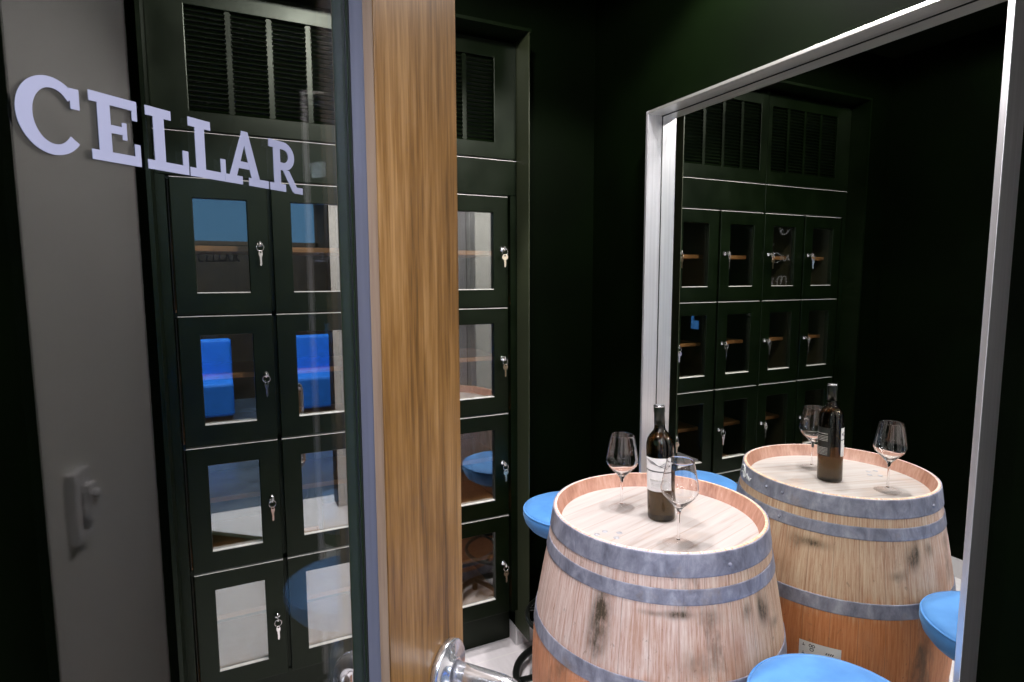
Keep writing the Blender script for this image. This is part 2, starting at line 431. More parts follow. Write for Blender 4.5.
bm = nb(); box(bm, (-.1885, CF, .115), (-.1765, WB+.02, 2.497)); box(bm, (-.1885, CF, 2.4972), (1.0765, WB+.02, 2.509)); tag(obj('trim_3', bm, M['lacquer']), 'black casing strip along the left side and top of the lockers', 'trim', kind='structure')
# skirting
bm = nb(); box(bm, (1.0645, WB-.010, 0), (1.4425, WB, .086)); box(bm, (1.0645, WB, 0), (1.0678, 2.232, .086))
tag(obj('baseboard_back', bm, M['skirting'], bevel=.002), 'pale tile skirting at the foot of the back wall right of the lockers', 'baseboard', kind='structure')
bm = nb(); box(bm, (XL, YP1, 0), (XL+.014, WB, .10)); tag(obj('baseboard_left', bm, M['skirting'], bevel=.002), 'pale tile skirting along the left wall, seen in the mirror', 'baseboard', kind='structure')

# the shop outside the cellar (behind the camera, mirrored in the glass)
bm = nb()
wx = [(-3.0, -.95), (.25, .55), (1.75, 3.1)]
box(bm, (-3.1, -4.3, 0), (3.2, -4.2, 2.02)); box(bm, (-3.1, -4.3, 2.65), (3.2, -4.2, ZC))
for a, b in ((-3.1, -1.6), (1.18, 3.2)): box(bm, (a, -4.3, 2.02), (b, -4.2, 2.65))
tag(obj('wall_front_shop', bm, M['slat_wood']), 'wall of the shop behind the viewer around the wide window', 'wall', kind='structure')
bm = nb(); box(bm, (-3.1, -4.3, 0), (-3.0, YP1, ZC)); tag(obj('wall_left_shop', bm, M['white_wall']), 'left wall of the shop outside', 'wall', kind='structure')
bm = nb(); box(bm, (3.1, -4.3, 0), (3.2, YP1, ZC)); tag(obj('wall_right_shop', bm, M['out_wall']), 'right wall of the shop outside', 'wall', kind='structure')
w = thing('window_1', 'wide shop window glowing dusk blue, mirrored in the locker glass', 'window', (-.1, -4.25, 2.02), kind='structure')
bm = nb(); box(bm, (-1.6, -4.27, 2.02), (1.18, -4.26, 2.65)); obj('window_pane', bm, M['window'], w)
bm = nb()
for x in (-1.6, 1.15): box(bm, (x, -4.26, 2.02), (x+.03, -4.19, 2.65))
for z in (2.02, 2.60): box(bm, (-1.6, -4.26, z), (1.18, -4.19, z+.05))
obj('window_frame', bm, M['dark_wood'], w)

def bench(x0, x1, label):
    t = thing('bench', label, 'bench', ((x0+x1)/2, -3.1, 0))
    bm = nb(); box(bm, (x0, -3.4, .10), (x1, -2.7, .46)); obj('seat', bm, M['blue_cloth'], t, bevel=.03)
    bm = nb(); box(bm, (x0, -3.55, .10), (x1, -3.40, .88)); obj('backrest', bm, M['blue_cloth'], t, bevel=.03)
    bm = nb(); box(bm, (x0+.02, -3.5, 0), (x1-.02, -2.75, .10)); obj('plinth', bm, M['dark_wood'], t)
bench(-1.3, .04, 'vivid blue upholstered bench mirrored in the leftmost locker windows')
bench(.66, 1.9, 'vivid blue upholstered bench mirrored in the second column of lockers')

# ------------------------------------------------------------------ lockers
C = [-.145, .1475, .442, .7365, 1.031]
ROWS = [1.908, 1.471, 1.038, .605, .174]
GAP = .0028
YB = 2.58

def locker_unit(x0, x1, cols, label):
    t = thing('locker_cabinet', label, 'cabinet', ((x0+x1)/2, D+.2, 0))
    # carcass: sides, dividers, decks, face frame stiles, back
    bm = nb()
    box(bm, (x0, D+.002, .174), (x0+.012, YB, 2.494)); box(bm, (x1-.012, D+.002, .174), (x1, YB, 2.494))
    if cols[0] == 0: box(bm, (x0, D-.001, .174), (C[0]-.004, D+.03, ROWS[0]+.002))
    if cols[-1] == 3: box(bm, (C[4]+.004, D-.001, .174), (x1, D+.03, ROWS[0]+.002))
    for c in cols:
        if c == cols[0]: continue
        box(bm, (C[c]-.009, D+.024, .174), (C[c]+.009, YB, ROWS[0]))
    for z in ROWS: box(bm, (x0+.012, D+.024, z-.009), (x1-.012, YB, z+.009))
    box(bm, (x0, YB, .16), (x1, YB+.012, 2.494))
    box(bm, (x0, D+.06, .150), (x1, YB, .174))
    obj('carcass', bm, M['lacquer'], t)
    # recessed plinth
    bm = nb(); box(bm, (x0, 2.233, 0), (x1, YB, .150)); obj('plinth', bm, M['lacquer'], t)
    # inside lining
    for c in cols:
        for r in range(4):
            a, b = C[c]+.0092, C[c+1]-.0092; z1, z0 = ROWS[r]-.0092, ROWS[r+1]+.0092
            if c == 0: a = x0+.0122+.02
            if c == 3: b = x1-.0122-.02
            zm = (ROWS[r] + ROWS[r+1]) / 2
            bm = nb()
            box(bm, (a, D+.095, zm-.009), (b, YB-.03, zm+.009))
            obj('shelf', bm, M['oak'], t, bevel=.0015)
            bm = nb()
            box(bm, (a, D+.026, z0), (b, YB-.012, z0+.008)); obj('locker_floor', bm, M['oak'], t)
            bm = nb()
            box(bm, (a, YB-.010, z0), (b, YB, z1)); box(bm, (a-.002, D+.026, z0), (a, YB-.01, z1)); box(bm, (b, D+.026, z0), (b+.002, YB-.01, z1))
            obj('lining', bm, M['lining'], t)
    # doors
    for c in cols:
        for r in range(4):
            door(t, c, r)
    # upper plain panel and louvred vent
    xa, xb = (x0 + .0015 if cols[0] else x0, x1 - (.0015 if cols[-1] != 3 else 0))
    bm = nb(); box(bm, (xa, D, 1.908+GAP), (xb, D+.022, 2.048-GAP)); fp = obj('fascia_panel', bm, M['lacquer'], t, bevel=.0024)
    bm = nb(); box(bm, (xa+.001, D+.0004, 2.048-GAP-.001), (xb-.001, D+.0216, 2.048-GAP+.0007)); obj('panel_top_highlight', bm, M['highlight_edge'], fp)  # pale strip painted as the lit top edge of the panel
    wx0, wx1 = ((-.070, .413) if cols[0] == 0 else (.490, .967)); wz0, wz1 = 2.110, 2.424
    z0, z1 = 2.048+GAP, 2.488
    bm = nb(); frame_mesh(bm, (xa, z0, xb, z1), (wx0, wz0, wx1, wz1), D, D+.022)
    vf = obj('vent_frame', bm, M['lacquer'], t, bevel=.0024)
    bm = nb(); n = 21
    for i in range(n):
        zc = wz0 + (i+.5)*(wz1-wz0)/n
        v = box(bm, (wx0, -.0075, -.0012), (wx1, .0075, .0012))
        xf(v, Matrix.Translation((0, D+.014, zc)) @ Matrix.Rotation(R(38), 4, 'X'))
    obj('louvre', bm, M['lacquer'], vf)
    bm = nb()
    for k in (1, 2, 3):
        xc = wx0 + k*(wx1-wx0)/4
        box(bm, (xc-.007, D+.006, wz0), (xc+.007, D+.020, wz1))
        for i in range(n):
            zc = wz0 + (i+.5)*(wz1-wz0)/n
            box(bm, (xc-.010, D+.0055, zc-.0028), (xc+.010, D+.0125, zc+.0022))
    obj('louvre_divider', bm, M['lacquer'], vf)
    bm = nb(); box(bm, (wx0-.01, D+.03, wz0-.01), (wx1+.01, D+.034, wz1+.01)); obj('vent_backing', bm, M['gasket'], vf)
    return t

WIN = (.0675, .0690)     # left and right stile widths
def door(t, c, r):
    x0, x1 = C[c]+.0065, C[c+1]-.0065; z1, z0 = ROWS[r]-GAP, ROWS[r+1]+GAP
    wx0, wx1 = C[c]+.0675, C[c+1]-.0695; wz1, wz0 = ROWS[r]-.065, ROWS[r+1]+.0725
    bm = nb(); frame_mesh(bm, (x0, z0, x1, z1), (wx0, wz0, wx1, wz1), D, D+.022)
    d = obj('door', bm, M['lacquer'], t, origin=(x0, D, z0), bevel=.0024)
    bm = nb(); box(bm, (wx0-.004, D+.0135, wz0-.004), (wx1+.004, D+.0175, wz1+.004)); obj('glass_pane', bm, M['locker_glass'], d)
    bm = nb(); box(bm, (wx0-.0005, D-.0002, wz0-.0012), (wx1+.0005, D+.0133, wz0+.0014)); obj('ledge_highlight', bm, M['highlight_edge'], d)  # added pale strip stands in for light on the window ledge
    bm = nb(); box(bm, (x0+.001, D+.0004, z1-.0012), (x1-.001, D+.0216, z1+.0007)); obj('door_top_highlight', bm, M['highlight_edge'], d)  # added pale strip, a painted highlight along the door top
    # cam lock
    lx, lz = C[c+1]-.035, (z0+z1)/2+.012
    bm = nb(); 
    rings = lathe(bm, [(0, 0), (.0095, 0), (.0095, .004), (.0075, .0065), (.0055, .0068), (.0055, .010), (0, .010)], 20)
    xf(bm.verts, Matrix.Translation((lx, D, lz)) @ Matrix.Rotation(R(90), 4, 'X'))
    obj('lock', bm, M['chrome'], d)

locker_unit(-.176, .442, [0, 1], 'left half of the black wine lockers, behind the glass door, louvred vent on top')
locker_unit(.442, 1.064, [2, 3], 'right half of the black wine lockers, between wooden door stile and black wall')

colname = ['leftmost column', 'second column from left', 'third column from left', 'rightmost column beside black wall']
rowname = ['top row', 'second row', 'third row', 'bottom row']
def key(c, r):
    lx, lz = C[c+1]-.035, (ROWS[r]+ROWS[r+1])/2+.012
    o = thing('key', f'key in the lock of the {rowname[r]} locker, {colname[c]}', 'key', (lx, D-.010, lz), 'keys left in the wine lockers')
    rnd = random.Random(c*7+r*3)
    mt = M['brass'] if (c == 3 or (c == 1 and r == 0)) else M['nickel']
    # inserted key: flat bow sticking out of the lock
    bm = nb()
    box(bm, (lx-.0012, D-.018, lz-.004), (lx+.0012, D-.0101, lz+.004))
    tube(bm, circle((lx, D-.026, lz), .0085, 16, axis='x'), .0022, 6, closed=True)
    v = [x for x in bm.verts]; 
    obj('inserted_key', bm, M['nickel'], o)
    yr = D-.033
    a = rnd.uniform(-.5, .5)
    bm = nb(); tube(bm, circle((0, 0, -.0115), .0115, 20, axis='y'), .0011, 6, closed=True)
    xf(bm.verts, Matrix.Translation((lx, yr, lz)) @ Matrix.Rotation(a*.6, 4, 'Z'))
    obj('key_ring', bm, M['nickel'], o)
    # hanging key
    bm = nb(); w = .0115 if c in (3,) or (c == 1 and r == 0) else .0065
    th = .0011
    oc = [(w*math.cos(t), -.012+.0115*math.sin(t)) for t in [PI*.5 + 2*PI*i/20 for i in range(20)]]
    hole = .0035
    # bow as ring of quads
    ic = [(hole*math.cos(PI*.5+2*PI*i/20), -.006+hole*.9*math.sin(PI*.5+2*PI*i/20)) for i in range(20)]
    for s in (-th, th):
        O = [bm.verts.new((x, s, z)) for x, z in oc]; I = [bm.verts.new((x, s, z)) for x, z in ic]
        for i in range(20): bm.faces.new((O[i], O[(i+1) % 20], I[(i+1) % 20], I[i]))
        if s < 0: O0, I0 = O, I
        else:
            for i in range(20):
                j = (i+1) % 20
                bm.faces.new((O0[i], O0[j], O[j], O[i])); bm.faces.new((I0[i], I0[j], I[j], I[i]))
    prism(bm, [(-.0036, -.0225), (.0036, -.0225), (.0036, -.046), (.0015, -.051), (-.0015, -.051), (-.0036, -.046), (-.0022, -.042), (-.0036, -.038), (-.002, -.034), (-.0036, -.030)], -th*.9, th*.9)
    xf(bm.verts, Matrix.Translation((lx, yr-.001, lz-.0205)) @ Matrix.Rotation(a, 4, 'Z'))
    obj('hanging_key', bm, mt, o)
for c in range(4):
    for r in range(4): key(c, r)

# handwriting on the pane of the third column's top locker, seen in the mirror
def strokes(bm, lines, r, seg=5):
    for L in lines: tube(bm, L, r, seg)
def arc(cx, cz, rx, rz, a0, a1, y, n=14):
    return [(cx + rx*math.cos(R(a0+(a1-a0)*i/n)), y, cz + rz*math.sin(R(a0+(a1-a0)*i/n))) for i in range(n+1)]
VX, VZ = 2*MX, 1.5883
def to_wall(xw, zw):
    # where the line of sight mirrored in the steel-framed mirror and in a locker pane meets the left wall
    t = (VX-(XL+.001))/(VX-xw)
    return (XL+.0012, D-(t-1)*D, VZ+(zw-VZ)*t)
def rx(px): return .375 - (px-90)*(.375-.212)/(272-90)
def rz(py): return 1.842 - (py-98)*(1.842-1.544)/(604-98)
def RL(pts): return [to_wall(rx(a), rz(b)) for a, b in pts]
def smooth_line(pts, k=6):
    P4 = [pts[0]] + pts + [pts[-1]]; o = []
    for i in range(1, len(P4)-2):
        p0, p1, p2, p3 = P4[i-1:i+3]
        for s in range(k):
            t = s/k
            o.append(tuple(.5*((2*p1[j]) + (-p0[j]+p2[j])*t + (2*p0[j]-5*p1[j]+4*p2[j]-p3[j])*t*t + (-p0[j]+3*p1[j]-3*p2[j]+p3[j])*t**3) for j in range(2)))
    o.append(pts[-1]); return o
words = [[[(170,105),(180,130),(190,110),(196,128)], [(176,128),(195,155),(225,150),(250,108)]],
     [[(128,240),(108,275)], [(150,318),(185,335),(192,370),(165,400),(128,390),(118,355),(135,325),(160,318)], [(205,335),(208,370),(222,388),(238,360),(250,330)], [(248,332),(250,365),(268,392)]],
     [[(100,475),(112,500),(98,550)], [(140,530),(128,560),(125,598)], [(168,598),(170,550),(190,520),(205,540),(192,598)], [(196,560),(215,525),(238,530),(244,598)]]]
wt = thing('wall_writing', 'white handwriting on the left wall, mirrored in a top-row locker window', 'writing', to_wall(.29, 1.69))
for wd in words:
    bm = nb(); strokes(bm, [RL(smooth_line(l)) for l in wd], .0016)
    obj('handwritten_line', bm, M['chalk'], wt)
bx0, by0, bz0 = to_wall(.859, 1.365)
bm = nb()
prism(bm, [(0, 0), (.085, 0), (.085, .07), (.028, .07), (.028, .125), (0, .125)], 0, .004, 0, lambda a, d, b: (bx0-.001+d, by0-.04+a, bz0-.04+b))
tag(obj('wall_sticker', bm, M['blue_tag'], origin=(bx0, by0, bz0)), 'small blue sticker on the left wall, mirrored in a second-row locker window', 'sticker')  # a blue sticker on the wall, not a sign

# a dark bottle and an orange wooden box standing in the third-row locker of the second column
def small_bottle(x, y, z, label):
    t = thing('wine_bottle', label, 'bottle', (x, y, z))
    bm = nb(); lathe(bm, [(0,0),(.036,0),(.038,.006),(.038,.105),(.034,.122),(.016,.143),(.0145,.154),(.0145,.182),(0,.182)], 24, (x,y,z)); obj('body', bm, M['capsule'], t)
    return t
# (kept low enough to stand under the middle shelf)
small_bottle(.262, 2.30, .605+.0175, 'dark bottle standing inside the third-row locker of the second column')
bm = nb(); 
bx0, by0, bz = .222, 2.20, .605+.0175
box(bm, (bx0, by0, bz), (bx0+.055, by0+.06, bz+.004)); box(bm, (bx0, by0, bz+.004), (bx0+.055, by0+.004, bz+.034)); box(bm, (bx0, by0+.056, bz+.004), (bx0+.055, by0+.06, bz+.034))
box(bm, (bx0, by0+.004, bz+.004), (bx0+.004, by0+.056, bz+.034)); box(bm, (bx0+.051, by0+.004, bz+.004), (bx0+.055, by0+.056, bz+.034))
tag(obj('wooden_box', bm, M['orange_box'], origin=(bx0, by0, bz)), 'small open orange wooden box in the third-row locker before the dark bottle', 'box')

# ------------------------------------------------------------------ mirror
mi = thing('wall_mirror', 'tall wall mirror in a deep brushed steel frame, reflecting the barrel', 'mirror', (MX, 1.2, .0))
Y0, Y1, ZT = .660, 1.735, 2.163
FX = 1.378
bm = nb(); box(bm, (MX, Y0+.003, .014), (MX+.0018, Y1-.003, ZT-.003)); obj('mirror_glass', bm, M['mirror'], mi)
bm = nb()
for lo, hi in (((Y0, .011), (Y0+.003, ZT)), ((Y1-.003, .011), (Y1, ZT)), ((Y0, ZT-.003), (Y1, ZT)), ((Y0, .011), (Y1, .014))):
    box(bm, (MX-.0012, lo[0], lo[1]), (MX+.0018, hi[0], hi[1]))
obj('gasket', bm, M['gasket'], mi)
fr = nb(); box(fr, (FX, Y0-.013, 0), (MX+.0018, Y0, ZT+.010)); obj('frame_side', fr, M['steel'], mi, bevel=.0012)
fr = nb(); box(fr, (FX, Y1, 0), (MX+.0018, Y1+.011, ZT+.010)); obj('frame_side', fr, M['steel'], mi, bevel=.0012)
fr = nb(); box(fr, (FX, Y0, ZT), (MX+.0018, Y1, ZT+.010)); obj('frame_top', fr, M['steel_h'], mi, bevel=.0012)
fr = nb(); box(fr, (FX, Y0, 0), (MX+.0018, Y1, .011)); obj('frame_bottom', fr, M['steel_h'], mi, bevel=.0012)

# ------------------------------------------------------------------ barrel
BX, BY = 1.0635, 1.2646
BP = [(.41, .3475), (.475, .350), (.56, .3475), (.64, .340), (.75, .322), (.86, .3015), (.90, .2955), (.95, .288), (1.0, .280)]
def bR(z):
    z = .475 + abs(z-.475)
    for i in range(1, len(BP)-2):
        if z <= BP[i+1][0] or i == len(BP)-3:
            (xa, a), (x0, b), (x1, c), (xb, d) = BP[i-1:i+3]
            t = (z-x0)/(x1-x0); m0 = (c-a)/(x1-xa)*(x1-x0); m1 = (d-b)/(xb-x0)*(x1-x0)
            return (2*t**3-3*t*t+1)*b + (t**3-2*t*t+t)*m0 + (-2*t**3+3*t*t)*c + (t**3-t*t)*m1
ba = thing('wine_barrel', 'oak wine barrel with grey metal hoops, used as a standing table', 'barrel', (BX, BY, 0))
ZH = .910
bm = nb()
prof = [(0, .045), (.262, .045), (.268, 0), (.2870, 0)]
prof += [(bR(z), z) for z in [.03+.92*i/40 for i in range(40)]] + [(.2872, .9485), (.2862, .9500), (.2800, .9500), (.2785, .9490), (.2650, ZH-.005), (0, ZH-.02)]
lathe(bm, prof, 120, (BX, BY, 0))
for f_ in bm.faces:
    cf = f_.calc_center_median()
    if math.hypot(cf.x-BX, cf.y-BY) < .2796 and cf.z > ZH-.03: f_.material_index = 1
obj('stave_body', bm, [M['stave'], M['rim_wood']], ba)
bm = nb(); lathe(bm, [(0, ZH-.012), (.2650, ZH-.012), (.2664, ZH), (0, ZH)], 96, (BX, BY, 0)); hd = obj('barrel_head', bm, M['head'], ba)
for f in hd.data.polygons: f.use_smooth = False
# grey bung stamps pressed in the head
bm = nb()
for dx, dy in ((-.2054, -.007), (-.1757, -.0001), (-.1459, -.0247), (-.1708, -.0458)):
    lathe(bm, [(0, 0), (.008, 0), (.008, .0006), (0, .0006)], 16, (BX+dx, BY+dy, ZH))
obj('stamp_dots', bm, M['greydot'], hd)
def hoop(z0, z1, rivets=()):
    bm = nb(); t = .0024; e = .0007
    pr = [(bR(z0)+.0003, z0), (bR(z0)+t-e, z0), (bR(z0)+t, z0+e), (bR(z0+.004)+t, z0+.004), (bR((z0+z1)/2)+t, (z0+z1)/2), (bR(z1-.004)+t, z1-.004), (bR(z1)+t, z1-e), (bR(z1)+t-e, z1), (bR(z1)+.0003, z1)]
    lathe(bm, pr + [pr[0]], 120, (BX, BY, 0))
    h = obj('hoop', bm, M['hoop'], ba)
    for a, dz in rivets:
        z = z0 + (z1-z0)*dz; rr = bR(z)+t
        bm = nb(); lathe(bm, [(0, -.001), (.0055, -.001), (.0055, 0), (.0048, .002), (.0025, .0034), (0, .0037)], 12)
        xf(bm.verts, Matrix.Translation((BX+rr*math.cos(R(a)), BY+rr*math.sin(R(a)), z)) @ Matrix.Rotation(R(a), 4, 'Z') @ Matrix.Rotation(R(90), 4, 'Y'))
        obj('rivet', bm, M['hoop'], h)
    return h
h1 = hoop(.8945, .9490, [(5.6, .5), (-6.1, .5), (-95, .4)])
hoop(.8325, .8685, [(-6.2, .45)])
hoop(.6150, .6580, [(10, .5)])
hoop(.292, .335); hoop(.0815, .1175); hoop(.001, .0555)
def on_barrel(a, z, off): 
    rr = bR(z)+off; return (BX+rr*math.cos(R(a)), BY+rr*math.sin(R(a)), z)
# chalk scribble on the top hoop facing the mirror
bm = nb()
for L in ([(40,.938),(37,.944),(33,.941),(31,.928),(30,.912)], [(38,.918),(35,.925),(33,.914),(30,.909)], [(29,.914),(28,.924),(26.5,.926),(26,.912)], [(25,.912),(24,.922),(22.5,.911),(21,.922)], [(36,.930),(34,.934),(32,.930)]):
    sm = smooth_line(L, 5); tube(bm, [on_barrel(a, z, .0042) for a, z in sm], .0018, 5)
obj('chalk_mark', bm, M['chalk'], h1)
# shipping label on the staves facing the mirror
bm = nb(); n = 12; a0, a1, za, zb = -41.4, -23.2, .435, .511
vs = [[[bm.verts.new(on_barrel(a0+(a1-a0)*i/n, z, off)) for i in range(n+1)] for z in (za, zb)] for off in (.0006, .0012)]
for lay in vs:
    for i in range(n): bm.faces.new((lay[0][i], lay[0][i+1], lay[1][i+1], lay[1][i]))
for i in range(n):
    for k in (0, 1): bm.faces.new((vs[0][k][i], vs[0][k][i+1], vs[1][k][i+1], vs[1][k][i]))
for i in (0, n): bm.faces.new((vs[0][0][i], vs[0][1][i], vs[1][1][i], vs[1][0][i]))
lb = obj('paper_label', bm, M['paper'], ba)
bm = nb()
def bl(pts, r=.0011): tube(bm, [on_barrel(a, z, .0016) for a, z in pts], r, 4)
def bring(a, z, da, dz): tube(bm, [on_barrel(a+da*math.cos(2*PI*i/12), z+dz*math.sin(2*PI*i/12), .0016) for i in range(12)], .001, 4, closed=True)
for zz in (.500, .474, .452):
    bl([(-25.2, zz-.004), (-25.2, zz+.004)]); bl([(-24.6, zz-.003), (-25.9, zz-.003)])
bring(-28.2, .5005, .55, .004); bring(-29.6, .5005, .55, .004); bring(-28.9, .489, .8, .0045); bl([(-28.2, .472), (-29.5, .472)]); bl([(-28.2, .460), (-30, .460)])
for a in (-35, -35.9, -36.8, -37.7): bl([(a, .486), (a-.5, .492)], .0014)
for zz in (.470, .462, .454): bl([(-33, zz), (-39, zz)], .0008)
obj('label_print', bm, M['ink'], lb)

# ------------------------------------------------------------------ bottle on the barrel
bx, by = 1.085, 1.270
bo = thing('wine_bottle', 'dark wine bottle with white label standing on the barrel head', 'bottle', (bx, by, ZH))
bm = nb()
lathe(bm, [(0, .006), (.012, .005), (.028, .0012), (.031, .0005), (.0355, .0005), (.0370, .002), (.0378, .005), (.0382, .010), (.0382, .02), (.0382, .11), (.0382, .19), (.0382, .203), (.0375, .215), (.0345, .228), (.0285, .239), (.0215, .247), (.0165, .254), (.0150, .262), (.0142, .275), (.0139, .312), (.0139, .316), (.0134, .3165), (0, .3165)], 48, (bx, by, ZH))
obj('bottle_body', bm, M['bottle'], bo)
bm = nb(); lathe(bm, [(.0146, .268), (.0152, .268), (.0148, .302), (.0158, .304), (.0158, .316), (.0150, .3215), (0, .3215), (0, .3195), (.0146, .3175), (.0144, .300)], 40, (bx, by, ZH)); obj('capsule', bm, M['capsule'], bo)
bm = nb(); lathe(bm, [(0, .3217), (.0135, .3217), (.0148, .3205), (.0152, .3180), (.0160, .3180), (.0156, .3222), (.014, .3232), (0, .3232)], 32, (bx, by, ZH)); obj('capsule_top', bm, M['foil'], bo)
def cyl_patch(bm, a0, a1, z0, z1, rr, n=20, slant0=0, slant1=0, th=.0003):
    L = []
    for off in (0, th):
        lo = [bm.verts.new((bx+(rr+off)*math.cos(R(a0+(a1-a0)*i/n)), by+(rr+off)*math.sin(R(a0+(a1-a0)*i/n)), ZH+z0+slant0*i/n)) for i in range(n+1)]
        hi = [bm.verts.new((bx+(rr+off)*math.cos(R(a0+(a1-a0)*i/n)), by+(rr+off)*math.sin(R(a0+(a1-a0)*i/n)), ZH+z1+slant1*i/n)) for i in range(n+1)]
        L.append((lo, hi))
    for lo, hi in L:
        for i in range(n): bm.faces.new((lo[i], lo[i+1], hi[i+1], hi[i]))
    for i in range(n):
        for k in (0, 1): bm.faces.new((L[0][k][i], L[0][k][i+1], L[1][k][i+1], L[1][k][i]))
    for i in (0, n): bm.faces.new((L[0][0][i], L[0][1][i], L[1][1][i], L[1][0][i]))
fa0, fa1 = -205, -86     # the front label, towards the doorway
bm = nb(); cyl_patch(bm, fa0, fa1, .086, .180, .0385, 28); lab = obj('front_label', bm, M['paper'], bo)
bm = nb()
cyl_patch(bm, fa0, fa1, .1430, .1465, .0390, 20, -.004, -.004)
def lab_line(pts, r): tube(bm, [(bx+.0391*math.cos(R(a)), by+.0391*math.sin(R(a)), ZH+z) for a, z in pts], r, 4)
for k in range(3):   # brush-like sketch across the upper label
    lab_line(smooth_line([(fa0+12+9*k, .174-.004*k), (fa0+45+7*k, .169-.004*k), (fa0+70+5*k, .158-.001*k), (fa0+95, .166-.006*k), (fa1-6, .156+.004*k)], 5), .0008)
obj('label_sketch', bm, M['ink'], lab)
bm = nb()
rnd = random.Random(3)
for z, w0, w1, r_ in ((.118, -175, -110, .0022), (.108, -172, -120, .0008), (.1035, -172, -132, .0008), (.096, -170, -150, .0007)):
    a = w0
    while a < w1:
        da = rnd.uniform(3.5, 7); lab_line([(a, z), (a+da*.6, z)], r_); a += da
obj('label_print', bm, M['pale_ink'], lab)
bm = nb(); cyl_patch(bm, -34, 62, .086, .180, .0385, 24); lab2 = obj('back_label', bm, M['dark_label'], bo)
bm = nb()
for z in (.160, .152, .147, .142, .137, .113, .1085, .104, .0995, .095, .0905):
    a = -22
    while a < 50:
        da = rnd.uniform(3, 6); lab_line([(a, z), (a+da*.7, z)], .0011); a += da
obj('label_print', bm, M['pale_ink'], lab2)

bo.rotation_euler = (-.0386, -.0204, 0); bo.location.z += .0013

# ------------------------------------------------------------------ wine glasses
def wine_glass(x, y, label):
    t = thing('wine_glass', label, 'wine glass', (x, y, ZH), 'wine glasses on the barrel')
    foot = [(0, .0004), (.036, .0004), (.0388, .0006), (.0395, .0012), (.0390, .0018), (.030, .0030), (.014, .0052), (.0075, .0080), (.0050, .0115), (0, .0115)]
    bm = nb(); lathe(bm, foot, 56, (x, y, ZH)); obj('foot', bm, M['foot_glass'], t)
    outer = [(0, .0116), (.0049, .0116), (.0040, .017), (.0034, .030), (.0033, .060), (.0036, .074), (.0046, .086), (.0075, .0930), (.014, .1005), (.0290, .1155), (.0410, .1290), (.0468, .1390), (.0478, .1445), (.0469, .1515), (.0428, .175), (.0380, .200), (.0345, .2180), (.0342, .2197), (.0340, .2204)]
    inner = [(.0336, .2206), (.0332, .2204), (.0330, .2197), (.0335, .2165), (.0370, .200), (.0418, .175), (.0459, .1515), (.0467, .1445), (.0457, .1396), (.0400, .1300), (.0278, .1165), (.012, .1045), (.004, .1010), (0, .1005)]
    bm = nb(); lathe(bm, outer + inner, 56, (x, y, ZH)); obj('bowl_and_stem', bm, M['wineglass'], t)
wine_glass(1.028, 1.381, 'empty wine glass left of the bottle, nearer the locker wall')
wine_glass(1.014, 1.120, 'empty wine glass in front of the bottle, nearest the doorway')

# ------------------------------------------------------------------ bar stools
def stool(x, y, zt, label, rot=0):
    t = thing('bar_stool', label, 'bar stool', (x, y, 0), 'blue bar stools around the barrel')
    rs = .1795
    bm = nb()
    z = zt
    lathe(bm, [(0, z-.085), (.135, z-.085), (.156, z-.078), (.172, z-.058), (rs, z-.034), (rs-.001, z-.020), (rs-.007, z-.0105), (rs-.014, z-.006), (.150, z-.001), (.10, z+.003), (0, z+.005)], 72, (x, y, 0)); obj('seat', bm, M['velvet'], t)
    bm = nb(); tube(bm, circle((x, y, z-.0145), rs-.0035, 72), .0034, 8, closed=True); tag(obj('piping', bm, M['velvet'], t))
    bm = nb(); lathe(bm, [(0, z-.098), (.12, z-.098), (.125, z-.092), (.125, z-.0855), (0, z-.0855)], 48, (x, y, 0)); obj('seat_plate', bm, M['black_metal'], t)
    bm = nb(); lathe(bm, [(0, .03), (.024, .03), (.024, .44), (.021, .445), (.016, .45), (.016, z-.0985), (0, z-.0985)], 28, (x, y, 0)); obj('column', bm, M['black_metal'], t)
    bm = nb(); zf = .295; tube(bm, circle((x, y, zf), .165, 56), .0085, 10, closed=True)
    for k in range(3):
        a = R(rot + 120*k); tube(bm, [(x+.02*math.cos(a), y+.02*math.sin(a), zf+.02), (x+.10*math.cos(a), y+.10*math.sin(a), zf+.012), (x+.161*math.cos(a), y+.161*math.sin(a), zf)], .006, 8)
    obj('foot_ring', bm, M['black_metal'], t)
    bm = nb(); zb = .05; tube(bm, circle((x, y, zb), .208, 64), .0145, 12, closed=True)
    for k in range(2):
        a = R(rot + 55 + 90*k); c, s = math.cos(a), math.sin(a)
        tube(bm, [(x-.205*c, y-.205*s, zb), (x-.10*c, y-.10*s, zb+.012), (x, y, zb+.016), (x+.10*c, y+.10*s, zb+.012), (x+.205*c, y+.205*s, zb)], .012, 10)
    obj('base', bm, M['black_metal'], t)
    for k in range(4):
        a = R(rot + 55 + 90*k); bm = nb(); lathe(bm, [(0, 0), (.014, 0), (.014, .04), (0, .04)], 16, (x+.208*math.cos(a), y+.208*math.sin(a), 0)); obj('foot', bm, M['rubber'], t)
stool(1.138, 1.845, .734, 'round blue bar stool tucked behind the barrel by the back wall', 20)
stool(1.119, .742, .700, 'round blue bar stool before the barrel, at the bottom of the picture', 65)

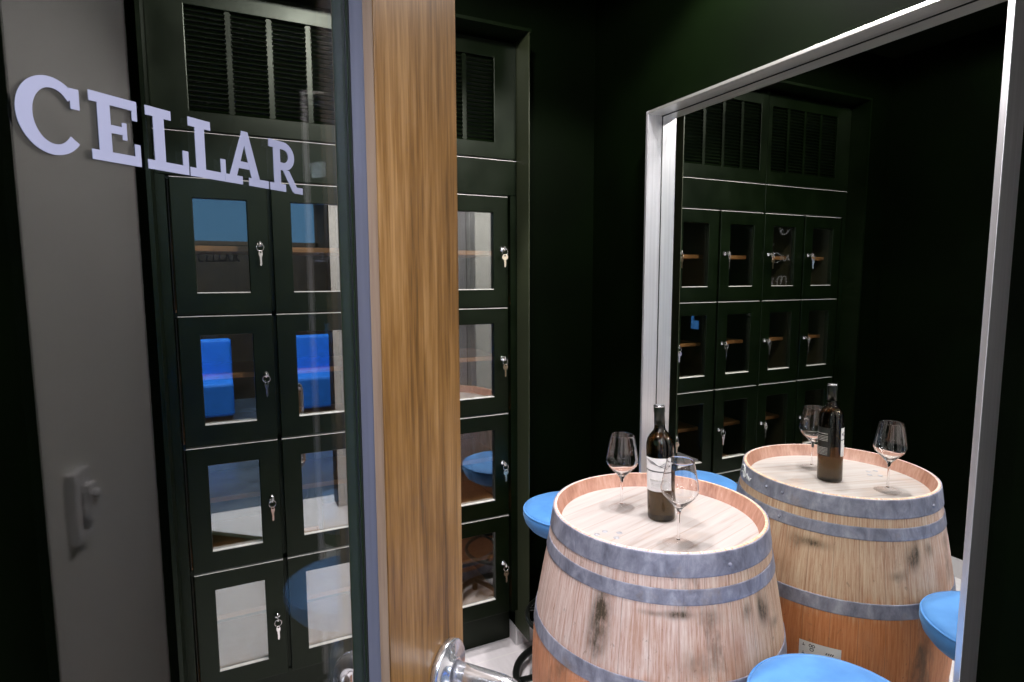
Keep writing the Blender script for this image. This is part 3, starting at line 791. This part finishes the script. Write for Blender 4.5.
# ------------------------------------------------------------------ glass door standing open
DV = Vector((.768, .640, 0)).normalized(); DN = Vector((DV.y, -DV.x, 0)); DA = Vector((.244, .80, 0))
def L3(t, o, z): 
    p = DA + DV*t + DN*o; return (p.x, p.y, z)      # t along the leaf, o towards the doorway
def leafbox(bm, t0, t1, o0, o1, z0, z1, mi=0):
    v = box(bm, (t0, o0, z0), (t1, o1, z1), mi)
    for q in v: q.co = Vector(L3(q.co.x, q.co.y, q.co.z))
TH = -.875; ZD0, ZD1 = .012, 2.33
dr = thing('door_1', 'open glass cellar door with CELLAR lettering and a wooden stile', 'door', L3(TH, -.04, 0), kind='structure')
bm = nb(); leafbox(bm, TH+.05, -.0846, -.044, -.040, .10, 2.24); obj('glass_pane', bm, M['door_glass'], dr)
bm = nb(); leafbox(bm, TH, TH+.05, -.062, -.022, ZD0, ZD1); leafbox(bm, TH+.05, -.0846, -.062, -.022, ZD0, .10); leafbox(bm, TH+.05, -.0846, -.062, -.022, 2.24, ZD1)
leafbox(bm, -.0848, .104, -.0655, -.0392, ZD0, ZD1)
obj('glazing_frame', bm, M['door_channel'], dr)
bm = nb(); leafbox(bm, -.0866, -.0849, -.0402, -.0384, .10, 2.24); leafbox(bm, -.0866, -.0849, -.0456, -.0440, .10, 2.24); obj('glazing_seal', bm, M['gasket'], dr)
bm = nb(); leafbox(bm, -.0866, .112, -.0022, 0, ZD0, ZD1); leafbox(bm, -.0840, .112, -.010, -.0023, ZD0, ZD1); obj('wooden_stile', bm, [M['walnut']], dr, bevel=.0006)
bm = nb(); leafbox(bm, -.0866, -.0847, -.0165, -.0024, ZD0, ZD1); obj('veneer_edge', bm, M['edge_wood'], dr)
bm = nb(); leafbox(bm, -.0846, .110, -.0390, -.0102, ZD0, ZD1); obj('steel_core', bm, M['stile_steel'], dr, bevel=.001)
bm = nb(); leafbox(bm, -.076, .112, -.0740, -.0657, ZD0, ZD1); obj('inner_stile', bm, [M['walnut']], dr, bevel=.0012)
# pull handles, one on each face
def handle(side):
    s = 1 if side > 0 else -1; o0 = 0 if side > 0 else -.074
    zt, zb_, tc = (.975 if side > 0 else .938), .50, .053
    def Q(o, z): return L3(tc, o0 + s*o, z)
    bm = nb(); 
    path = [Q(.0125, zt), Q(.05, zt), Q(.097, zt)]
    for i in range(1, 9):
        a = R(90*i/8); path.append(Q(.097+.035*math.sin(a), zt-.035+.035*math.cos(a)))
    for i in range(0, 9):
        a = R(90*i/8); path.append(Q(.097+.035*math.cos(a), zb_+.035-.035*math.sin(a)))
    path += [Q(.05, zb_), Q(.0125, zb_)]
    tube(bm, path, .0165, 24); hb = obj('pull_handle', bm, M['satin'], dr)
    for z in (zt, zb_):
        bm = nb(); lathe(bm, [(0, 0), (.046, 0), (.046, .009), (.0435, .0118), (.021, .0125), (.021, .0185), (.0168, .0195), (.0168, .012), (0, .012)], 56)
        X = DV; Zd = DN*s
        mat = Matrix(((X.x, 0, Zd.x, 0), (X.y, 0, Zd.y, 0), (0, 1, 0, 0), (0, 0, 0, 1)))
        q = Q(.0003, z); mat.translation = Vector(q); xf(bm.verts, mat)
        obj('rosette', bm, M['satin'], hb)
handle(1); handle(-1)
# CELLAR in slab-serif vinyl letters on the outside of the glass
bm = nb()
B0, CH = 1.6827, .0527
LK = [0]
def LP(pts):
    LK[0] = (LK[0]+1) % 7
    prism(bm, [(a, B0 + CH*b) for a, b in pts], -.0398, -.0392+LK[0]*.00004, 0, lambda a, d, b: L3(a, d, b))
def rect(a0, a1, b0, b1): LP([(a0, b0), (a1, b0), (a1, b1), (a0, b1)])
SW, SH = .0098, .15     # stem width (m), slab height (of cap height)
# C
cx, ro, ri = -.4265, (.0232, .535), (.0138, .385)
o_, i_ = [], []
for k in range(37):
    a = R(40 + (322-40)*k/36)
    o_.append((cx + ro[0]*math.cos(a), .5 + ro[1]*math.sin(a))); i_.append((cx + .0012 + ri[0]*math.cos(a), .5 + ri[1]*math.sin(a)))
LP(o_ + i_[::-1])
rect(-.4130, -.4065, .66, .95)
# E
def stem(x0, w=SW): rect(x0, x0+w, 0, 1)
rect(-.3995, -.3600, 0, SH); rect(-.3995, -.3615, 1-SH, 1); rect(-.3935, -.3935+SW, SH, 1-SH); rect(-.3837, -.3715, .44, .56)
rect(-.3648, -.3600, SH, .34); rect(-.3658, -.3615, .70, 1-SH); rect(-.3745, -.3708, .37, .63)
# L L
for x in (-.3540, -.3140):
    rect(x, x+.0385, 0, SH); rect(x, x+.0232, 1-SH, 1); rect(x+.0065, x+.0065+SW, SH, 1-SH); rect(x+.0330, x+.0385, SH, .40)
# A
LP([(-.2710, SH), (-.2628, SH), (-.2475, 1.0), (-.2545, 1.0)]); LP([(-.2445, SH), (-.2345, SH), (-.2475, 1.0), (-.2555, 1.0)]) 
rect(-.2765, -.2560, 0, SH); rect(-.2480, -.2225, 0, SH); rect(-.2625, -.2410, .30, .43)
# R
rect(-.2205, -.1985, 0, SH); rect(-.2205, -.2000, 1-SH, 1); rect(-.2145, -.2145+.0092, SH, 1-SH)
cx, cy = -.2010, .715
o_, i_ = [], []
for k in range(19):
    a = R(90 - 180*k/18); o_.append((cx + .0160*math.cos(a), cy + .285*math.sin(a))); i_.append((cx + .0075*math.cos(a), cy + .135*math.sin(a)))
LP(o_ + i_[::-1])
rect(-.2053, cx, .43, .58)
LP([(-.2020, .44), (-.1930, .44), (-.1785, 0.02), (-.1885, 0.02)]); rect(-.1865, -.1735, 0, .13)
obj('lettering', bm, M['vinyl'], dr)

# ------------------------------------------------------------------ light switch on the white pier
sx, sy, sz = .765, YP1, 1.115
sw = thing('light_switch', 'white surface-mounted light switch mirrored in the glass door', 'light switch', (sx, sy, sz))
bm = nb(); box(bm, (sx-.040, sy, sz-.075), (sx+.036, sy+.020, sz+.075)); obj('back_box', bm, M['white_plastic'], sw, bevel=.003)
bm = nb(); box(bm, (sx-.016, sy+.0201, sz-.030), (sx+.020, sy+.036, sz+.045)); obj('rocker', bm, M['white_plastic'], sw, bevel=.003)
bm = nb(); lathe(bm, [(0, 0), (.011, 0), (.010, .010), (0, .010)], 24); xf(bm.verts, Matrix.Translation((sx+.004, sy+.0361, sz+.022)) @ Matrix.Rotation(R(-90), 4, 'X')); obj('knob', bm, M['white_plastic'], sw)

# ------------------------------------------------------------------ lights
def spot(name, loc, target, power, size, blend, radius, col=(1, 1, 1)):
    l = bpy.data.lights.new(name, 'SPOT'); l.energy = power; l.spot_size = R(size); l.spot_blend = blend; l.shadow_soft_size = radius; l.color = col
    o = bpy.data.objects.new(name, l); COL.objects.link(o); o.location = loc
    o.rotation_euler = (Vector(target)-Vector(loc)).to_track_quat('-Z', 'Y').to_euler(); return o
def area(name, loc, target, power, sx, sy, col=(1, 1, 1)):
    l = bpy.data.lights.new(name, 'AREA'); l.energy = power; l.shape = 'RECTANGLE'; l.size = sx; l.size_y = sy; l.color = col
    o = bpy.data.objects.new(name, l); COL.objects.link(o); o.location = loc
    o.rotation_euler = (Vector(target)-Vector(loc)).to_track_quat('-Z', 'Y').to_euler(); return o
spot('ceiling_spot_barrel', (1.14, 1.25, 2.75), (1.12, 1.25, 0), 104, 130, .3, .05, (1, .95, .94))
spot('ceiling_spot_lockers', (.44, 1.12, 2.74), (.44, 1.12, 0), 78, 178, .12, .05, (1, .95, .94))
spot('added_barrel_spot', (.08, .80, 2.74), (1.0, 1.15, .45), 68, 62, .6, .05, (1, .95, .94))  # unseen lamp added to brighten the barrel's left and lower staves
spot('added_corner_spot', (.76, 1.72, 2.76), (.76, 1.70, 0), 105, 52, .18, .04, (1, .95, .94))  # unseen spot added to brighten the corner floor, cone set to the casing's cutoff
area('shop_ceiling_light', (.55, -.45, 2.75), (.5, -.2, 0), 42, .9, .4, (1, .97, .96))
area('added_shop_fill_left', (-1.1, -.5, 2.75), (-.7, -.1, 0), 60, .8, .5, (.96, .96, 1))  # unseen lamp added to brighten the steel side of the door stile
area('shop_ceiling_light_far', (0, -2.6, 2.75), (0, -2.6, 0), 150, 2.4, 1.0, (.72, .86, 1))

w = bpy.data.worlds.new('world'); scn.world = w; w.use_nodes = True
w.node_tree.nodes['Background'].inputs[0].default_value = (.3, .4, .55, 1); w.node_tree.nodes['Background'].inputs[1].default_value = .02

# ------------------------------------------------------------------ camera
cam = bpy.data.cameras.new('camera'); co = bpy.data.objects.new('camera', cam); COL.objects.link(co); scn.camera = co
f, yaw, pitch, roll = 591.231193, .451291625, .106354744, -.003206929
fw = Vector((math.sin(yaw)*math.cos(pitch), math.cos(yaw)*math.cos(pitch), -math.sin(pitch)))
r0 = Vector((math.cos(yaw), -math.sin(yaw), 0)); u0 = r0.cross(fw)
rr = r0*math.cos(roll) + u0*math.sin(roll); uu = -r0*math.sin(roll) + u0*math.cos(roll)
co.matrix_world = Matrix(((rr.x, uu.x, -fw.x, 0), (rr.y, uu.y, -fw.y, 0), (rr.z, uu.z, -fw.z, 1.5883235), (0, 0, 0, 1)))
cam.sensor_fit = 'HORIZONTAL'; cam.sensor_width = 36; cam.lens = f/1024*36; cam.clip_start = .02; cam.clip_end = 60

vs_ = scn.view_settings
vs_.view_transform = 'Standard'; vs_.look = 'None'; vs_.exposure = 0.0; vs_.gamma = 1.0
try: vs_.use_curve_mapping = False
except Exception: pass
cy = scn.cycles
cy.max_bounces = 16; cy.glossy_bounces = 8; cy.transmission_bounces = 12; cy.transparent_max_bounces = 24
